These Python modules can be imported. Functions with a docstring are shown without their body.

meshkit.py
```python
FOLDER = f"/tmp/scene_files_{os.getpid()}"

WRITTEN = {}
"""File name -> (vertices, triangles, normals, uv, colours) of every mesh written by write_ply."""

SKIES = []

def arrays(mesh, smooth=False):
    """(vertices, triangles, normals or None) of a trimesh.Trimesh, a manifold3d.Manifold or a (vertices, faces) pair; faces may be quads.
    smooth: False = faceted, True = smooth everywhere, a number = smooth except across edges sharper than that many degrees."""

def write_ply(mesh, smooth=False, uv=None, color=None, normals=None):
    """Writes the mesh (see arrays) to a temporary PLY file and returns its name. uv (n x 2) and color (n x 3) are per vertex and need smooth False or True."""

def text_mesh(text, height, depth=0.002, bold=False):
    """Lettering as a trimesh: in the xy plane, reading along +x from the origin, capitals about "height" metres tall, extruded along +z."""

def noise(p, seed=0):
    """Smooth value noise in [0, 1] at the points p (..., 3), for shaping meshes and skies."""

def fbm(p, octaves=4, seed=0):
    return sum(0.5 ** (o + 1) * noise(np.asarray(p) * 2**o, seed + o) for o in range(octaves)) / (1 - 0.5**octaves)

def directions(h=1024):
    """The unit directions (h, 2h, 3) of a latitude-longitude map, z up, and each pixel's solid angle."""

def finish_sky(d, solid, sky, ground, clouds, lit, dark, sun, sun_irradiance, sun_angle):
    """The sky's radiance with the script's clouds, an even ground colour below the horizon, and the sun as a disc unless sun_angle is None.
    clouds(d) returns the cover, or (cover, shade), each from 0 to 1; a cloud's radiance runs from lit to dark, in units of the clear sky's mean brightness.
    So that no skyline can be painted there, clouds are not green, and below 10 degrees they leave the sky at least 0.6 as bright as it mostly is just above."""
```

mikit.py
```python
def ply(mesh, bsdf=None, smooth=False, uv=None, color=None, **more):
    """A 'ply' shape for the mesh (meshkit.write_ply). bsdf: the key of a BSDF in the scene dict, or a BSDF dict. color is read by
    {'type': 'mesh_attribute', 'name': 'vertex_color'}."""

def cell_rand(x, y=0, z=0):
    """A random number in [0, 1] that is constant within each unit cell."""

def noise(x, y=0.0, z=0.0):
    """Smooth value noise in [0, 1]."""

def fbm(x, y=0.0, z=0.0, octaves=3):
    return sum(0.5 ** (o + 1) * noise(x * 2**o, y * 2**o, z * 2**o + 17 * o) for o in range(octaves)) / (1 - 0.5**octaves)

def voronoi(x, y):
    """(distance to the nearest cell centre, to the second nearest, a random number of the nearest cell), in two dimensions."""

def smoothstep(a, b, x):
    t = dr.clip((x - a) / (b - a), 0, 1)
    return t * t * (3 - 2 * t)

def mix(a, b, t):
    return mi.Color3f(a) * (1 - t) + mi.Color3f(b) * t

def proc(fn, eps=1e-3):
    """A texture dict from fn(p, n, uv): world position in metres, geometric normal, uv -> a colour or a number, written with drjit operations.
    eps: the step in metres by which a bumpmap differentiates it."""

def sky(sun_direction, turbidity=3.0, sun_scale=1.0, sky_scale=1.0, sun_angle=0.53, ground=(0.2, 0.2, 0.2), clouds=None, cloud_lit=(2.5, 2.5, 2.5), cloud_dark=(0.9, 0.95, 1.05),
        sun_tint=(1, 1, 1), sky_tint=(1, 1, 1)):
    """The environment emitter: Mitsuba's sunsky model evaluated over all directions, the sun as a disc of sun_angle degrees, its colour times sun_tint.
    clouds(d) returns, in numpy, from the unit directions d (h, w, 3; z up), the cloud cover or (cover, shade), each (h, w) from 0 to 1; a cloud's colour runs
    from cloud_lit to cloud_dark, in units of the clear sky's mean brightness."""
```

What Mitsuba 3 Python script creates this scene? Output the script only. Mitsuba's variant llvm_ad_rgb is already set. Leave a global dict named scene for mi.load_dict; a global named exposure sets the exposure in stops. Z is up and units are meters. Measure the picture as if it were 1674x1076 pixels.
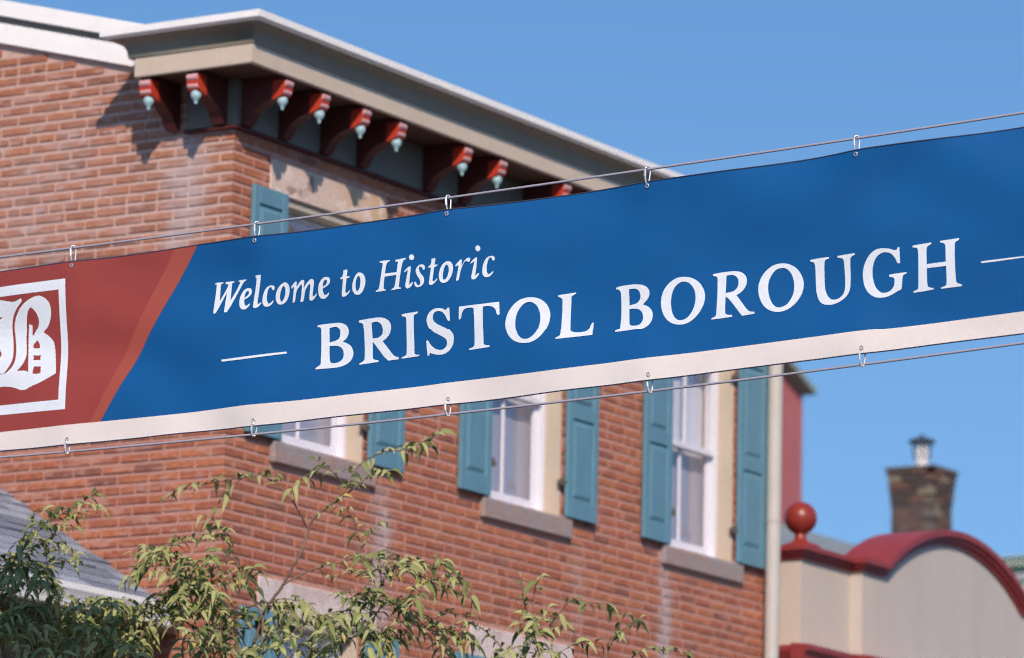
import math, random
import numpy as np, trimesh, mitsuba as mi, drjit as dr
import mikit, meshkit
from mikit import noise, fbm, smoothstep, mix, cell_rand
from shapely.geometry import Polygon, LineString, Point, box as sbox
from shapely.ops import unary_union

T4 = mi.ScalarTransform4f
scene, labels = {}, {}
rng = np.random.default_rng(11)

# ---------------------------------------------------------------- camera, sky, exposure
yaw, pitch, roll = (math.radians(v) for v in (31.8595, 10.7206, 1.205))
FW = np.array([math.cos(yaw) * math.cos(pitch), math.sin(yaw) * math.cos(pitch), math.sin(pitch)])
RT = np.array([math.sin(yaw), -math.cos(yaw), 0.0])
UP = -math.sin(roll) * RT + math.cos(roll) * np.cross(RT, FW)
CAM = np.array([-25.3474, -17.8468, 1.6])
scene['camera'] = {'type': 'thinlens', 'fov': 11.646, 'fov_axis': 'x', 'aperture_radius': 0.029, 'focus_distance': 23.6,
                   'near_clip': 0.1, 'far_clip': 3000.0,
                   'to_world': T4().look_at(origin=CAM.tolist(), target=(CAM + FW).tolist(), up=UP.tolist())}
SUN = (-0.664, -0.499, 0.557)
scene['sky'] = mikit.sky(SUN, turbidity=3.0, sky_tint=(0.70, 0.98, 1.29), sun_tint=(1.0, 1.03, 1.22))
exposure = 1.6

# ---------------------------------------------------------------- helpers
def add(key, mesh, bsdf, label=None, category=None, group=None, kind=None, smooth=False, **kw):
    base, n = key, 0
    while key in scene or any(k.startswith(key + '__') for k in ()):
        n += 1
        key = f'{base}_{n:03d}'
    scene[key] = mikit.ply(mesh, bsdf, smooth=smooth, **kw)
    tag(key, label, category, group, kind)
    return key

def tag(key, label=None, category=None, group=None, kind=None):
    d = {k: v for k, v in dict(label=label, category=category, group=group, kind=kind).items() if v}
    if d:
        labels[key] = d

NUMS = {}
def numbered(name):
    n = NUMS.get(name, 0)
    NUMS[name] = n + 1
    return name if n == 0 else f'{name}_{n:03d}'

def cat(ms):
    return trimesh.util.concatenate(ms)

def cbox(x0, x1, y0, y1, z0, z1, c=0.004):
    """Box with chamfered edges, 44 triangles."""
    lo, hi = np.array([x0, y0, z0], float), np.array([x1, y1, z1], float)
    c = min(c, 0.3 * float((hi - lo).min()))
    pts = []
    for sx in (0, 1):
        for sy in (0, 1):
            for sz in (0, 1):
                s = np.array([sx, sy, sz])
                p = np.where(s == 1, hi, lo)
                inn = np.where(s == 1, -c, c)
                for a in range(3):
                    q = p + inn
                    q[a] = p[a]
                    pts.append(q)
    return trimesh.Trimesh(np.array(pts), CB_F, process=False)

def _cb_faces():
    m = {}
    idx = lambda sx, sy, sz, a: (sx * 4 + sy * 2 + sz) * 3 + a
    P = []
    for sx in (0, 1):
        for sy in (0, 1):
            for sz in (0, 1):
                s = np.array([sx, sy, sz], float)
                for a in range(3):
                    q = s + np.where(s == 1, -0.1, 0.1)
                    q[a] = s[a]
                    P.append(q)
    h = trimesh.convex.convex_hull(np.array(P))
    look = {tuple(np.round(p, 3)): i for i, p in enumerate(np.array(P))}
    mp = [look[tuple(np.round(v, 3))] for v in h.vertices]
    return np.array([[mp[i] for i in f] for f in h.faces])
CB_F = _cb_faces()
PB_F = np.array([[0, 1, 3], [0, 3, 2], [4, 6, 7], [4, 7, 5], [0, 4, 5], [0, 5, 1], [2, 3, 7], [2, 7, 6], [0, 2, 6], [0, 6, 4], [1, 5, 7], [1, 7, 3]])
def pbox(x0, x1, y0, y1, z0, z1):
    v = np.array([[x, y, z] for x in (x0, x1) for y in (y0, y1) for z in (z0, z1)], float)
    return trimesh.Trimesh(v, PB_F, process=False)

def extr(poly, depth):
    polys = [g for g in getattr(poly, 'geoms', [poly]) if g.area > 1e-9]
    return cat([trimesh.creation.extrude_polygon(g, depth, engine='earcut') for g in polys])

def xz(poly, y0, y1):
    """Polygon in (x, z) extruded between y0 and y1."""
    m = extr(poly, y1 - y0)
    v = m.vertices
    m2 = trimesh.Trimesh(np.stack([v[:, 0], y0 + v[:, 2], v[:, 1]], 1), m.faces[:, ::-1], process=False)
    return m2

def yz(poly, x0, x1):
    """Polygon in (y, z) extruded between x0 and x1."""
    m = extr(poly, x1 - x0)
    v = m.vertices
    return trimesh.Trimesh(np.stack([x0 + v[:, 2], v[:, 0], v[:, 1]], 1), m.faces, process=False)

def tube(points, radius, sides=8, closed=False, cap=True):
    p = np.asarray(points, float)
    n = len(p)
    r = np.broadcast_to(np.asarray(radius, float), (n,))
    t = (np.roll(p, -1, 0) - np.roll(p, 1, 0)) if closed else np.gradient(p, axis=0)
    t /= np.linalg.norm(t, axis=1, keepdims=True) + 1e-12
    ref = np.array([0.13, 0.31, 0.94])
    a = np.cross(t, ref)
    bad = np.linalg.norm(a, axis=1) < 0.2
    a[bad] = np.cross(t[bad], [1.0, 0.2, 0])
    a /= np.linalg.norm(a, axis=1, keepdims=True)
    b = np.cross(t, a)
    an = np.arange(sides) * 2 * np.pi / sides
    v = (p[:, None] + r[:, None, None] * (np.cos(an)[None, :, None] * a[:, None] + np.sin(an)[None, :, None] * b[:, None])).reshape(-1, 3)
    f = []
    for i in range(n if closed else n - 1):
        k = (i + 1) % n
        for j in range(sides):
            j2 = (j + 1) % sides
            f += [[i * sides + j, i * sides + j2, k * sides + j2], [i * sides + j, k * sides + j2, k * sides + j]]
    if cap and not closed:
        v = np.vstack([v, p[0], p[-1]])
        for j in range(sides):
            f += [[len(v) - 2, (j + 1) % sides, j], [len(v) - 1, (n - 1) * sides + j, (n - 1) * sides + (j + 1) % sides]]
    return trimesh.Trimesh(v, np.array(f), process=False)

def lathe(profile, center, sides=24):
    m = trimesh.creation.revolve(np.asarray(profile, float), sections=sides)
    m.apply_translation(center)
    return m

def spline(pts, step):
    p = np.asarray(pts, float)
    if len(p) < 3:
        n = max(2, int(np.linalg.norm(p[1] - p[0]) / step) + 1)
        return p[0] + (p[1] - p[0]) * np.linspace(0, 1, n)[:, None]
    q = np.vstack([2 * p[0] - p[1], p, 2 * p[-1] - p[-2]])
    out = []
    for i in range(1, len(q) - 2):
        n = max(2, int(np.linalg.norm(q[i + 1] - q[i]) / step) + 1)
        for s in np.linspace(0, 1, n, endpoint=False):
            out.append(0.5 * (2 * q[i] + (q[i + 1] - q[i - 1]) * s + (2 * q[i - 1] - 5 * q[i] + 4 * q[i + 1] - q[i + 2]) * s * s + (3 * q[i] - q[i - 1] - 3 * q[i + 1] + q[i + 2]) * s ** 3))
    out.append(p[-1])
    return np.array(out)

# ---------------------------------------------------------------- materials
def pr(name, fn_or_col, rough=0.7, two=False, **kw):
    col = {'type': 'rgb', 'value': list(fn_or_col)} if isinstance(fn_or_col, (tuple, list)) else mikit.proc(fn_or_col)
    d = {'type': 'principled', 'base_color': col, 'roughness': rough, 'specular': 0.35, **kw}
    scene[name] = {'type': 'twosided', 'bsdf': d} if two else d

def paint(name, c, amount=0.12, scale=9.0, rough=0.55, two=False, **kw):
    c = np.array(c)
    def fn(p, n, uv):
        g = fbm(p.x * scale, p.y * scale, p.z * scale * 0.6, 3)
        h = fbm(p.x * 41, p.y * 41, p.z * 13 + 5, 2)
        return mi.Color3f(*c.tolist()) * (1 - amount + amount * 2 * (0.65 * g + 0.35 * h))
    pr(name, fn, rough, two, **kw)

def stain(p):
    """White salt blooms on the masonry: streaks under the sills and by the corner."""
    def blob(a, c, w, z, zc, zw):
        return dr.exp(-dr.square((a - c) / w)) * dr.exp(-dr.square(dr.square((z - zc) / zw)))
    k = fbm(p.x * 7, p.y * 7, p.z * 5, 3)
    onf = dr.select(p.y < 0.012, 1.0, 0.0) * dr.select(p.x > 0.1, 1.0, 0.0)
    s = onf * (blob(p.x, 1.80, 0.13, p.z, 6.15, 0.55) * 1.1 + blob(p.x, 5.52, 0.10, p.z, 6.25, 0.50) * 1.0 + 0.4 * blob(p.x, 4.3, 0.1, p.z, 6.3, 0.3))
    s = s + (1 - onf) * (blob(p.y, 0.36, 0.16, p.z, 8.33, 0.42) * 0.95 + 0.35 * blob(p.y, 1.5, 0.9, p.z, 8.4, 0.7))
    return dr.clip(s * (0.05 + 1.55 * k) * (0.6 + 0.5 * noise(p.x * 5 + 3, p.y * 5, p.z * 9)), 0, 0.8)

def brick_fn(p, n, uv):
    t = uv.x
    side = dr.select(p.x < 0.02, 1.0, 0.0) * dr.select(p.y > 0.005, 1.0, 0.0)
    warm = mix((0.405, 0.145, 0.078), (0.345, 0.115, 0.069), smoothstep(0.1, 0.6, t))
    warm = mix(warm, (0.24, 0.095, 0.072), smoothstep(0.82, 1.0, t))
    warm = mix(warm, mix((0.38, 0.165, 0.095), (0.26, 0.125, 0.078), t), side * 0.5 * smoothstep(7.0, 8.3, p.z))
    f = fbm(p.x * 38, p.y * 38, p.z * 38, 3)
    c = warm * (0.66 + 0.68 * f) * (0.86 + 0.28 * fbm(p.x * 3.1, p.y * 3.1, p.z * 3.1, 3))
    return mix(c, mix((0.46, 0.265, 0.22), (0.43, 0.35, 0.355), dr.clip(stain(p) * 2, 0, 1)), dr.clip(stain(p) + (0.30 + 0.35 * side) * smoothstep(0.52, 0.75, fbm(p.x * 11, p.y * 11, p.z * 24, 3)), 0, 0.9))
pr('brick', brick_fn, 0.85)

def mortar_fn(p, n, uv):
    f = fbm(p.x * 30, p.y * 30, p.z * 30, 3)
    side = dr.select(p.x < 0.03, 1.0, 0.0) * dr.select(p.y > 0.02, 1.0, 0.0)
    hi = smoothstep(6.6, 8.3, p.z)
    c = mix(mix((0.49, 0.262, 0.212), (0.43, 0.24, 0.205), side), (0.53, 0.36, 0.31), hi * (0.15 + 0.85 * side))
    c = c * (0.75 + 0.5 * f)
    return mix(c, (0.50, 0.42, 0.43), stain(p) * 0.8)
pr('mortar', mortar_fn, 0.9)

paint('cream_paint', (0.56, 0.47, 0.385), 0.10)
paint('taupe_paint', (0.25, 0.225, 0.19), 0.12)  # darkened in the colour for the shaded underside of the crown
paint('frieze_shade_paint', (0.155, 0.15, 0.14), 0.12)  # grey lowered so the colour itself carries eave shade
paint('soffit_shade_paint', (0.11, 0.06, 0.042), 0.2)  # shade under the eave is mixed into this brown
paint('white_paint', (0.86, 0.85, 0.85), 0.05)
paint('vinyl_white', (0.68, 0.68, 0.76), 0.03, rough=0.4)
paint('bracket_sunlit_red', (0.48, 0.045, 0.022), 0.15)  # brighter red stands for sunlight on the bracket ends
paint('bracket_shade_red', (0.085, 0.018, 0.017), 0.15)  # same red darkened: eave shade is put into the colour
paint('bracket_pink', (0.62, 0.36, 0.38), 0.12)
paint('pendant_paint', (0.34, 0.52, 0.58), 0.12, rough=0.4)
paint('teal_paint', (0.115, 0.25, 0.335), 0.13, rough=0.5)
paint('jamb_cream', (0.50, 0.43, 0.345), 0.1)
pr('iron', (0.10, 0.08, 0.065), 0.6)
paint('downspout_paint', (0.50, 0.475, 0.45), 0.06, rough=0.45)
paint('coping_red', (0.255, 0.040, 0.042), 0.18, rough=0.45)
paint('ball_red', (0.25, 0.030, 0.020), 0.14, rough=0.32, clearcoat=0.7)
pr('steel', (0.70, 0.70, 0.72), 0.35, metallic=0.7)
pr('cable_steel', (0.40, 0.38, 0.46), 0.45, metallic=0.15)
pr('dark_room', (0.05, 0.05, 0.055), 0.9, True)

def sill_fn(p, n, uv):
    f = fbm(p.x * 9, p.y * 9, p.z * 9, 4)
    g = fbm(p.x * 60, p.y * 60, p.z * 60, 2)
    return mix((0.33, 0.24, 0.22), (0.30, 0.265, 0.275), smoothstep(0.35, 0.65, f)) * (0.75 + 0.5 * g)
pr('sill_stone', sill_fn, 0.85)
def lintel_fn(p, n, uv):
    f = fbm(p.x * 6, p.y * 6, p.z * 6, 4)
    g = fbm(p.x * 13 + 4, p.y * 13, p.z * 13, 4)
    c = mix((0.62, 0.48, 0.42), (0.58, 0.38, 0.20), 0.75 * smoothstep(1.0, 1.7, p.x + 0.9 * (f - 0.5)))
    c = mix(c, (0.72, 0.60, 0.55), smoothstep(0.55, 0.68, g) * 0.8)
    c = mix(c, (0.34, 0.24, 0.20), smoothstep(0.66, 0.78, fbm(p.x * 8 + 9, p.y * 8, p.z * 9, 3)))
    return c * (0.85 + 0.3 * fbm(p.x * 50, p.y * 50, p.z * 50, 2))
pr('peeling_lintel', lintel_fn, 0.8)
def plain_lintel_fn(p, n, uv):
    f = fbm(p.x * 8, p.y * 8, p.z * 8, 4)
    return mix((0.56, 0.45, 0.42), (0.66, 0.56, 0.55), smoothstep(0.35, 0.65, f)) * (0.85 + 0.3 * fbm(p.x * 50, p.y * 50, p.z * 50, 2))
pr('pale_lintel', plain_lintel_fn, 0.8)
def shingle_fn(p, n, uv):
    t = uv.x
    f = fbm(p.x * 60, p.y * 60, p.z * 60, 2)
    c = mix((0.115, 0.135, 0.18), (0.215, 0.245, 0.31), t)
    return c * (0.7 + 0.6 * f)
pr('shingle', shingle_fn, 0.9)
def stucco_fn(p, n, uv):
    f = fbm(p.x * 2.2, p.y * 2.2, p.z * 1.4, 4)
    g = fbm(p.x * 70, p.y * 70, p.z * 70, 2)
    c = mix((0.53, 0.465, 0.41), (0.47, 0.435, 0.415), smoothstep(7.6, 9.2, p.x + 0.7 * (f - 0.5)))
    d = fbm(p.x * 6, p.y * 6, p.z * 0.7, 3)
    return c * (0.84 + 0.12 * f + 0.1 * g + 0.10 * d)
pr('stucco', stucco_fn, 0.85)
def asphalt_fn(p, n, uv):
    return mi.Color3f(0.05, 0.05, 0.052) * (0.7 + 0.6 * fbm(p.x * 12, p.y * 12, 0, 3))
pr('asphalt', asphalt_fn, 0.9)
def concrete_fn(p, n, uv):
    j = dr.minimum(dr.abs(p.x / 1.5 - dr.floor(p.x / 1.5) - 0.5), dr.abs(p.y / 1.5 - dr.floor(p.y / 1.5) - 0.5))
    return mi.Color3f(0.22, 0.215, 0.205) * (0.75 + 0.5 * fbm(p.x * 3, p.y * 3, 0, 4)) * dr.select(j < 0.004, 0.6, 1.0)
pr('concrete', concrete_fn, 0.9)
def earth_fn(p, n, uv):
    return mix((0.06, 0.07, 0.04), (0.10, 0.09, 0.07), fbm(p.x * 0.3, p.y * 0.3, 0, 4))
pr('earth', earth_fn, 0.95)

def cloth(name, c, amt=0.10):
    c = np.array(c)
    def fn(p, n, uv):
        f = fbm(p.y * 2.3, p.z * 3.1, 1.7, 3)
        return mi.Color3f(*c.tolist()) * (1 - amt + 2 * amt * f) 
    pr(name, fn, 0.55, True, sheen=0.2)
cloth('cloth_blue', (0.002, 0.092, 0.300), 0.08)
cloth('cloth_red', (0.30, 0.052, 0.046), 0.20)
cloth('cloth_stripe', (0.36, 0.078, 0.056), 0.10)
cloth('cloth_cream', (0.75, 0.695, 0.68), 0.02)
cloth('print_white', (0.73, 0.80, 0.89), 0.02)

pr('hem_tape', (0.045, 0.055, 0.10), 0.7)
paint('galvanised', (0.66, 0.66, 0.68), 0.08, scale=20, rough=0.4)
pr('cowl_metal', (0.05, 0.06, 0.075), 0.5)
paint('gutter_shade_brown', (0.16, 0.10, 0.075), 0.2, scale=3)  # brown carries the shadow painted in beneath the gutter
def leaf_fn(p, n, uv):
    t = uv.x
    c = mix((0.22, 0.265, 0.10), (0.42, 0.445, 0.21), smoothstep(0.2, 0.75, t))
    c = mix(c, (0.09, 0.13, 0.055), smoothstep(0.22, 0.05, t))
    c = mix(c, (0.55, 0.44, 0.16), smoothstep(0.975, 0.985, t))
    rib = smoothstep(0.06, 0.02, dr.abs(uv.y - 0.5))
    return mix(c, c * 1.5 + 0.02, rib * 0.5)
scene['leaf'] = {'type': 'principledthin', 'base_color': mikit.proc(leaf_fn), 'roughness': 0.48, 'diff_trans': 0.4, 'spec_trans': 0.0, 'eta': 1.45}
def bark_fn(p, n, uv):
    return mix((0.15, 0.10, 0.08), (0.26, 0.19, 0.165), fbm(p.x * 40, p.y * 40, p.z * 14, 3))
pr('bark', bark_fn, 0.85)
scene['window_glass'] = {'type': 'thindielectric', 'int_ior': 1.5}
paint('upper_curtain', (0.62, 0.62, 0.69), 0.05, two=True)
paint('lower_blind', (0.33, 0.34, 0.43), 0.06, two=True)

# ---------------------------------------------------------------- the setting
add('ground', pbox(-120, 160, -120, 160, -0.5, -0.02), 'earth', kind='structure')
add('street', pbox(-120, 160, -14.6, -3.4, -0.3, 0.0), 'asphalt', kind='structure')
add('sidewalk', cbox(-120, 160, -3.396, 0.0, -0.3, 0.13, 0.02), 'concrete', kind='structure')
add('sidewalk', cbox(-120, 160, -22.0, -14.604, -0.3, 0.13, 0.02), 'concrete', kind='structure')

# ---------------------------------------------------------------- brick house
H = 'brick_house'
tag(H, 'red brick house with teal shutters and bracketed cornice behind the banner', 'house')
HX, HY = 7.14, 8.0
bays = [(0.572, 1.568), (3.083, 4.058), (5.528, 6.498)]
WZ = [(6.79, 8.385), (3.98, 5.69)]
holes = [sbox(a, z0, b, z1) for a, b in bays for z0, z1 in WZ]
fw = sbox(0.008, 0, HX, 9.06)
for h in holes:
    fw = fw.difference(h)
add(H + '__facade_wall', xz(fw, 0.007, 0.36), 'mortar')
rake = lambda y: 8.985 + 0.258 * y
gable = Polygon([(0.37, 0), (HY, 0), (HY, rake(0) + 0.05), (4.0, rake(4.0) + 0.1), (0.37, rake(0.37) + 0.1)])
add(H + '__side_wall', yz(unary_union([gable, sbox(0.362, 0, 0.5, 9.05)]), 0.010, 0.3), 'mortar')
add(H + '__side_wall', yz(sbox(0.0085, 0, 0.3615, 9.06), 0.0085, 0.0095), 'mortar')
add(H + '__back_wall', pbox(0.31, HX, HY - 0.3, HY, 0, 8.9), 'mortar')
add(H + '__party_wall', yz(Polygon([(0.37, 0), (HY - 0.31, 0), (HY - 0.31, rake(0)), (4.0, rake(4.0)), (0.37, rake(0.37))]), HX - 0.3, HX - 0.001), 'mortar')
add(H + '__upper_floor', pbox(0.31, HX - 0.31, 0.37, HY - 0.31, 6.0, 6.2), 'dark_room')

# bricks
CO, BH = 0.0675, 0.0440
SL, JO = 0.235, 0.017
blocked = unary_union([sbox(a, z0, b, z1) for a, b in bays for z0, z1 in WZ]
                      + [sbox(a - 0.08, z0 - 0.145, b + 0.115, z0) for a, b in bays for z0, z1 in WZ]
                      + [sbox(a - 0.165, z1 - 0.004, b + 0.205, z1 + 0.222) for a, b in bays for z0, z1 in WZ])
rects = [b for b in ([(a, z0, b, z1) for a, b in bays for z0, z1 in WZ] + [(a - 0.08, z0 - 0.168, b + 0.115, z0) for a, b in bays for z0, z1 in WZ]
                     + [(a - 0.165, z1 - 0.004, b + 0.205, z1 + 0.222) for a, b in bays for z0, z1 in WZ])]

def row_cuts(a0, a1, z0, z1, rect):
    segs = [(a0, a1)]
    for rx0, rz0, rx1, rz1 in rect:
        if z1 > rz0 + 0.012 and z0 < rz1 - 0.012:
            segs = [s for lo, hi in segs for s in ((lo, min(hi, rx0)), (max(lo, rx1), hi)) if s[1] - s[0] > 0.02]
    return segs

brick_list = []      # (wall, u0, u1, z0, z1, corner)
nrow = int(10.2 / CO)
for i in range(nrow):
    z0 = i * CO + 0.01
    z1 = z0 + BH
    header_row = (i % 7 == 4)
    # facade
    if z1 < 9.05:
        u = 0.0 if i % 2 == 0 else 0.118
        first = True
        while u < HX - 0.03:
            L = (SL if not (header_row and False) else 0.118) - JO
            if not first or i % 2 == 1:
                L += rng.uniform(-0.012, 0.012)
                if rng.random() < 0.10:
                    L = 0.105
            e = min(u + L, HX - 0.004)
            for lo, hi in row_cuts(u, e, z0, z1, rects):
                brick_list.append(('f', lo, hi, z0, z1, first and i % 2 == 0))
            first = False
            u = e + JO
    # side
    u = 0.0 if i % 2 == 1 else 0.118
    first = True
    while u < HY - 0.03:
        L = (0.118 if header_row and not first else SL) - JO
        if not first:
            L += rng.uniform(-0.012, 0.012)
        e = min(u + L, HY)
        top = 0.012 + min(rake(u), rake(e)) if e < 4 else min(rake(8 - u), rake(8 - e), rake(3.9))
        if z1 < top and (z1 < 9.0 or u > 0.45):
            brick_list.append(('s', u, e, z0, z1, first and i % 2 == 1))
        first = False
        u = e + JO

def brick_mesh(b, fine):
    w, lo, hi, z0, z1, corner = b
    o = rng.uniform(-0.0022, 0.0022)
    j = rng.uniform(-0.0018, 0.0018, 2)
    f = cbox if fine else pbox
    dep = 0.10
    args = (lo, hi, o if not corner else 0.0, dep, z0 + j[0], z1 + j[1]) if w == 'f' else (o if not corner else 0.0, dep, lo, hi, z0 + j[0], z1 + j[1])
    return f(*args, 0.0025) if fine else f(*args)

def in_view_rank(b):
    """The bricks that show largest: those of the side wall beside the banner, then of the facade by the corner."""
    w, lo, hi, z0, z1, c = b
    m = (lo + hi) / 2
    if w == 's':
        if 8.16 < z0 < 9.45 and m < 1.95 and (z0 < 8.68 or m > 0.55):
            return 0
        if 5.95 < z0 < 6.72 and m < 1.8 and z0 > 5.66 + 0.61 * (m - 0.3) + 0.1:
            return 1
    elif 5.9 < z0 < 6.62 and m < 2.6:
        return 2
    elif 8.1 < z0 < 8.60 and m < 0.3:
        return 2
    return 9
ranked = [(in_view_rank(b), k) for k, b in enumerate(brick_list)]
chosen = set(k for r, k in sorted(x for x in ranked if x[0] < 9)[:300])
bulk = {'f': [], 's': []}
cnt = {'f': 0, 's': 0}
WN = {'f': 'facade_wall', 's': 'side_wall'}
for k, b in enumerate(brick_list):
    fine = b[3] > 5.2
    m = brick_mesh(b, fine)
    tone = rng.random()
    uv = np.tile([tone, rng.random()], (len(m.vertices), 1))
    if k in chosen:
        w = WN[b[0]]
        n = cnt[b[0]]
        cnt[b[0]] += 1
        scene[f'{H}__{w}__brick' + (f'_{n:03d}' if n else '')] = mikit.ply(m, 'brick', uv=uv)
    else:
        bulk[b[0]].append((m, uv))
for w in 'fs':
    m = cat([x[0] for x in bulk[w]])
    key = f'{H}__{WN[w]}__further_bricks'
    scene[key] = mikit.ply(m, 'brick', uv=np.vstack([x[1] for x in bulk[w]]))
    labels[key] = {'kind': 'stuff'}

# cornice: profiles in (overhang, height) swept round the corner and back to the side wall
def sweep(profile, ye, xe=HX + 0.03, wrap=True, back=0.0):
    pr_ = np.array(profile, float)
    o, z = pr_[:, 0], pr_[:, 1]
    rings = [np.stack([np.full_like(o, xe), -o, z], 1), np.stack([-o, -o, z], 1)]
    if wrap:
        rings += [np.stack([-o, ye + o, z], 1), np.stack([np.full_like(o, back), ye + o, z], 1)]
    else:
        rings += [np.stack([-o, np.full_like(o, ye), z], 1)]
    n = len(o)
    v = np.vstack(rings)
    f = []
    for r in range(len(rings) - 1):
        for i in range(n):
            j = (i + 1) % n
            f += [[r * n + i, r * n + j, (r + 1) * n + j], [r * n + i, (r + 1) * n + j, (r + 1) * n + i]]
    from mapbox_earcut import triangulate_float64 as tri
    t = tri(pr_, np.array([n], np.uint32)).reshape(-1, 3)
    f += t.tolist() + (t[:, ::-1] + (len(rings) - 1) * n).tolist()
    m = trimesh.Trimesh(v, np.array(f), process=False)
    m.fix_normals()
    return m
add(H + '__cornice__frieze', sweep([(0.0, 8.735), (0.028, 8.735), (0.028, 9.03), (0.0, 9.03)], 0.36, wrap=False), 'frieze_shade_paint')
add(H + '__cornice__bed_moulding', sweep([(0.0, 8.712), (0.045, 8.712), (0.045, 8.722), (0.034, 8.734), (0.0, 8.734)], 0.37, wrap=False), 'bracket_shade_red')
add(H + '__cornice__soffit', sweep([(0.003, 9.034), (0.356, 9.034), (0.356, 9.06), (0.003, 9.06)], 0.126), 'soffit_shade_paint')
add(H + '__cornice__fascia', sweep([(0.357, 9.020), (0.383, 9.018), (0.388, 9.024), (0.388, 9.140), (0.357, 9.140)], 0.126), 'cream_paint')
cy = [(0.357, 9.142), (0.395, 9.142), (0.398, 9.16)] + [(0.40 + 0.085 * (1 - math.cos(a)), 9.165 + 0.087 * math.sin(a)) for a in np.linspace(0.1, math.pi / 2, 7)] + [(0.357, 9.254)]
add(H + '__cornice__crown_moulding', sweep(cy, 0.165), 'taupe_paint', smooth=30)
add(H + '__cornice__drip_edge', sweep([(0.30, 9.257), (0.505, 9.257), (0.528, 9.27), (0.530, 9.312), (0.30, 9.322)], 0.165), 'white_paint')

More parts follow.
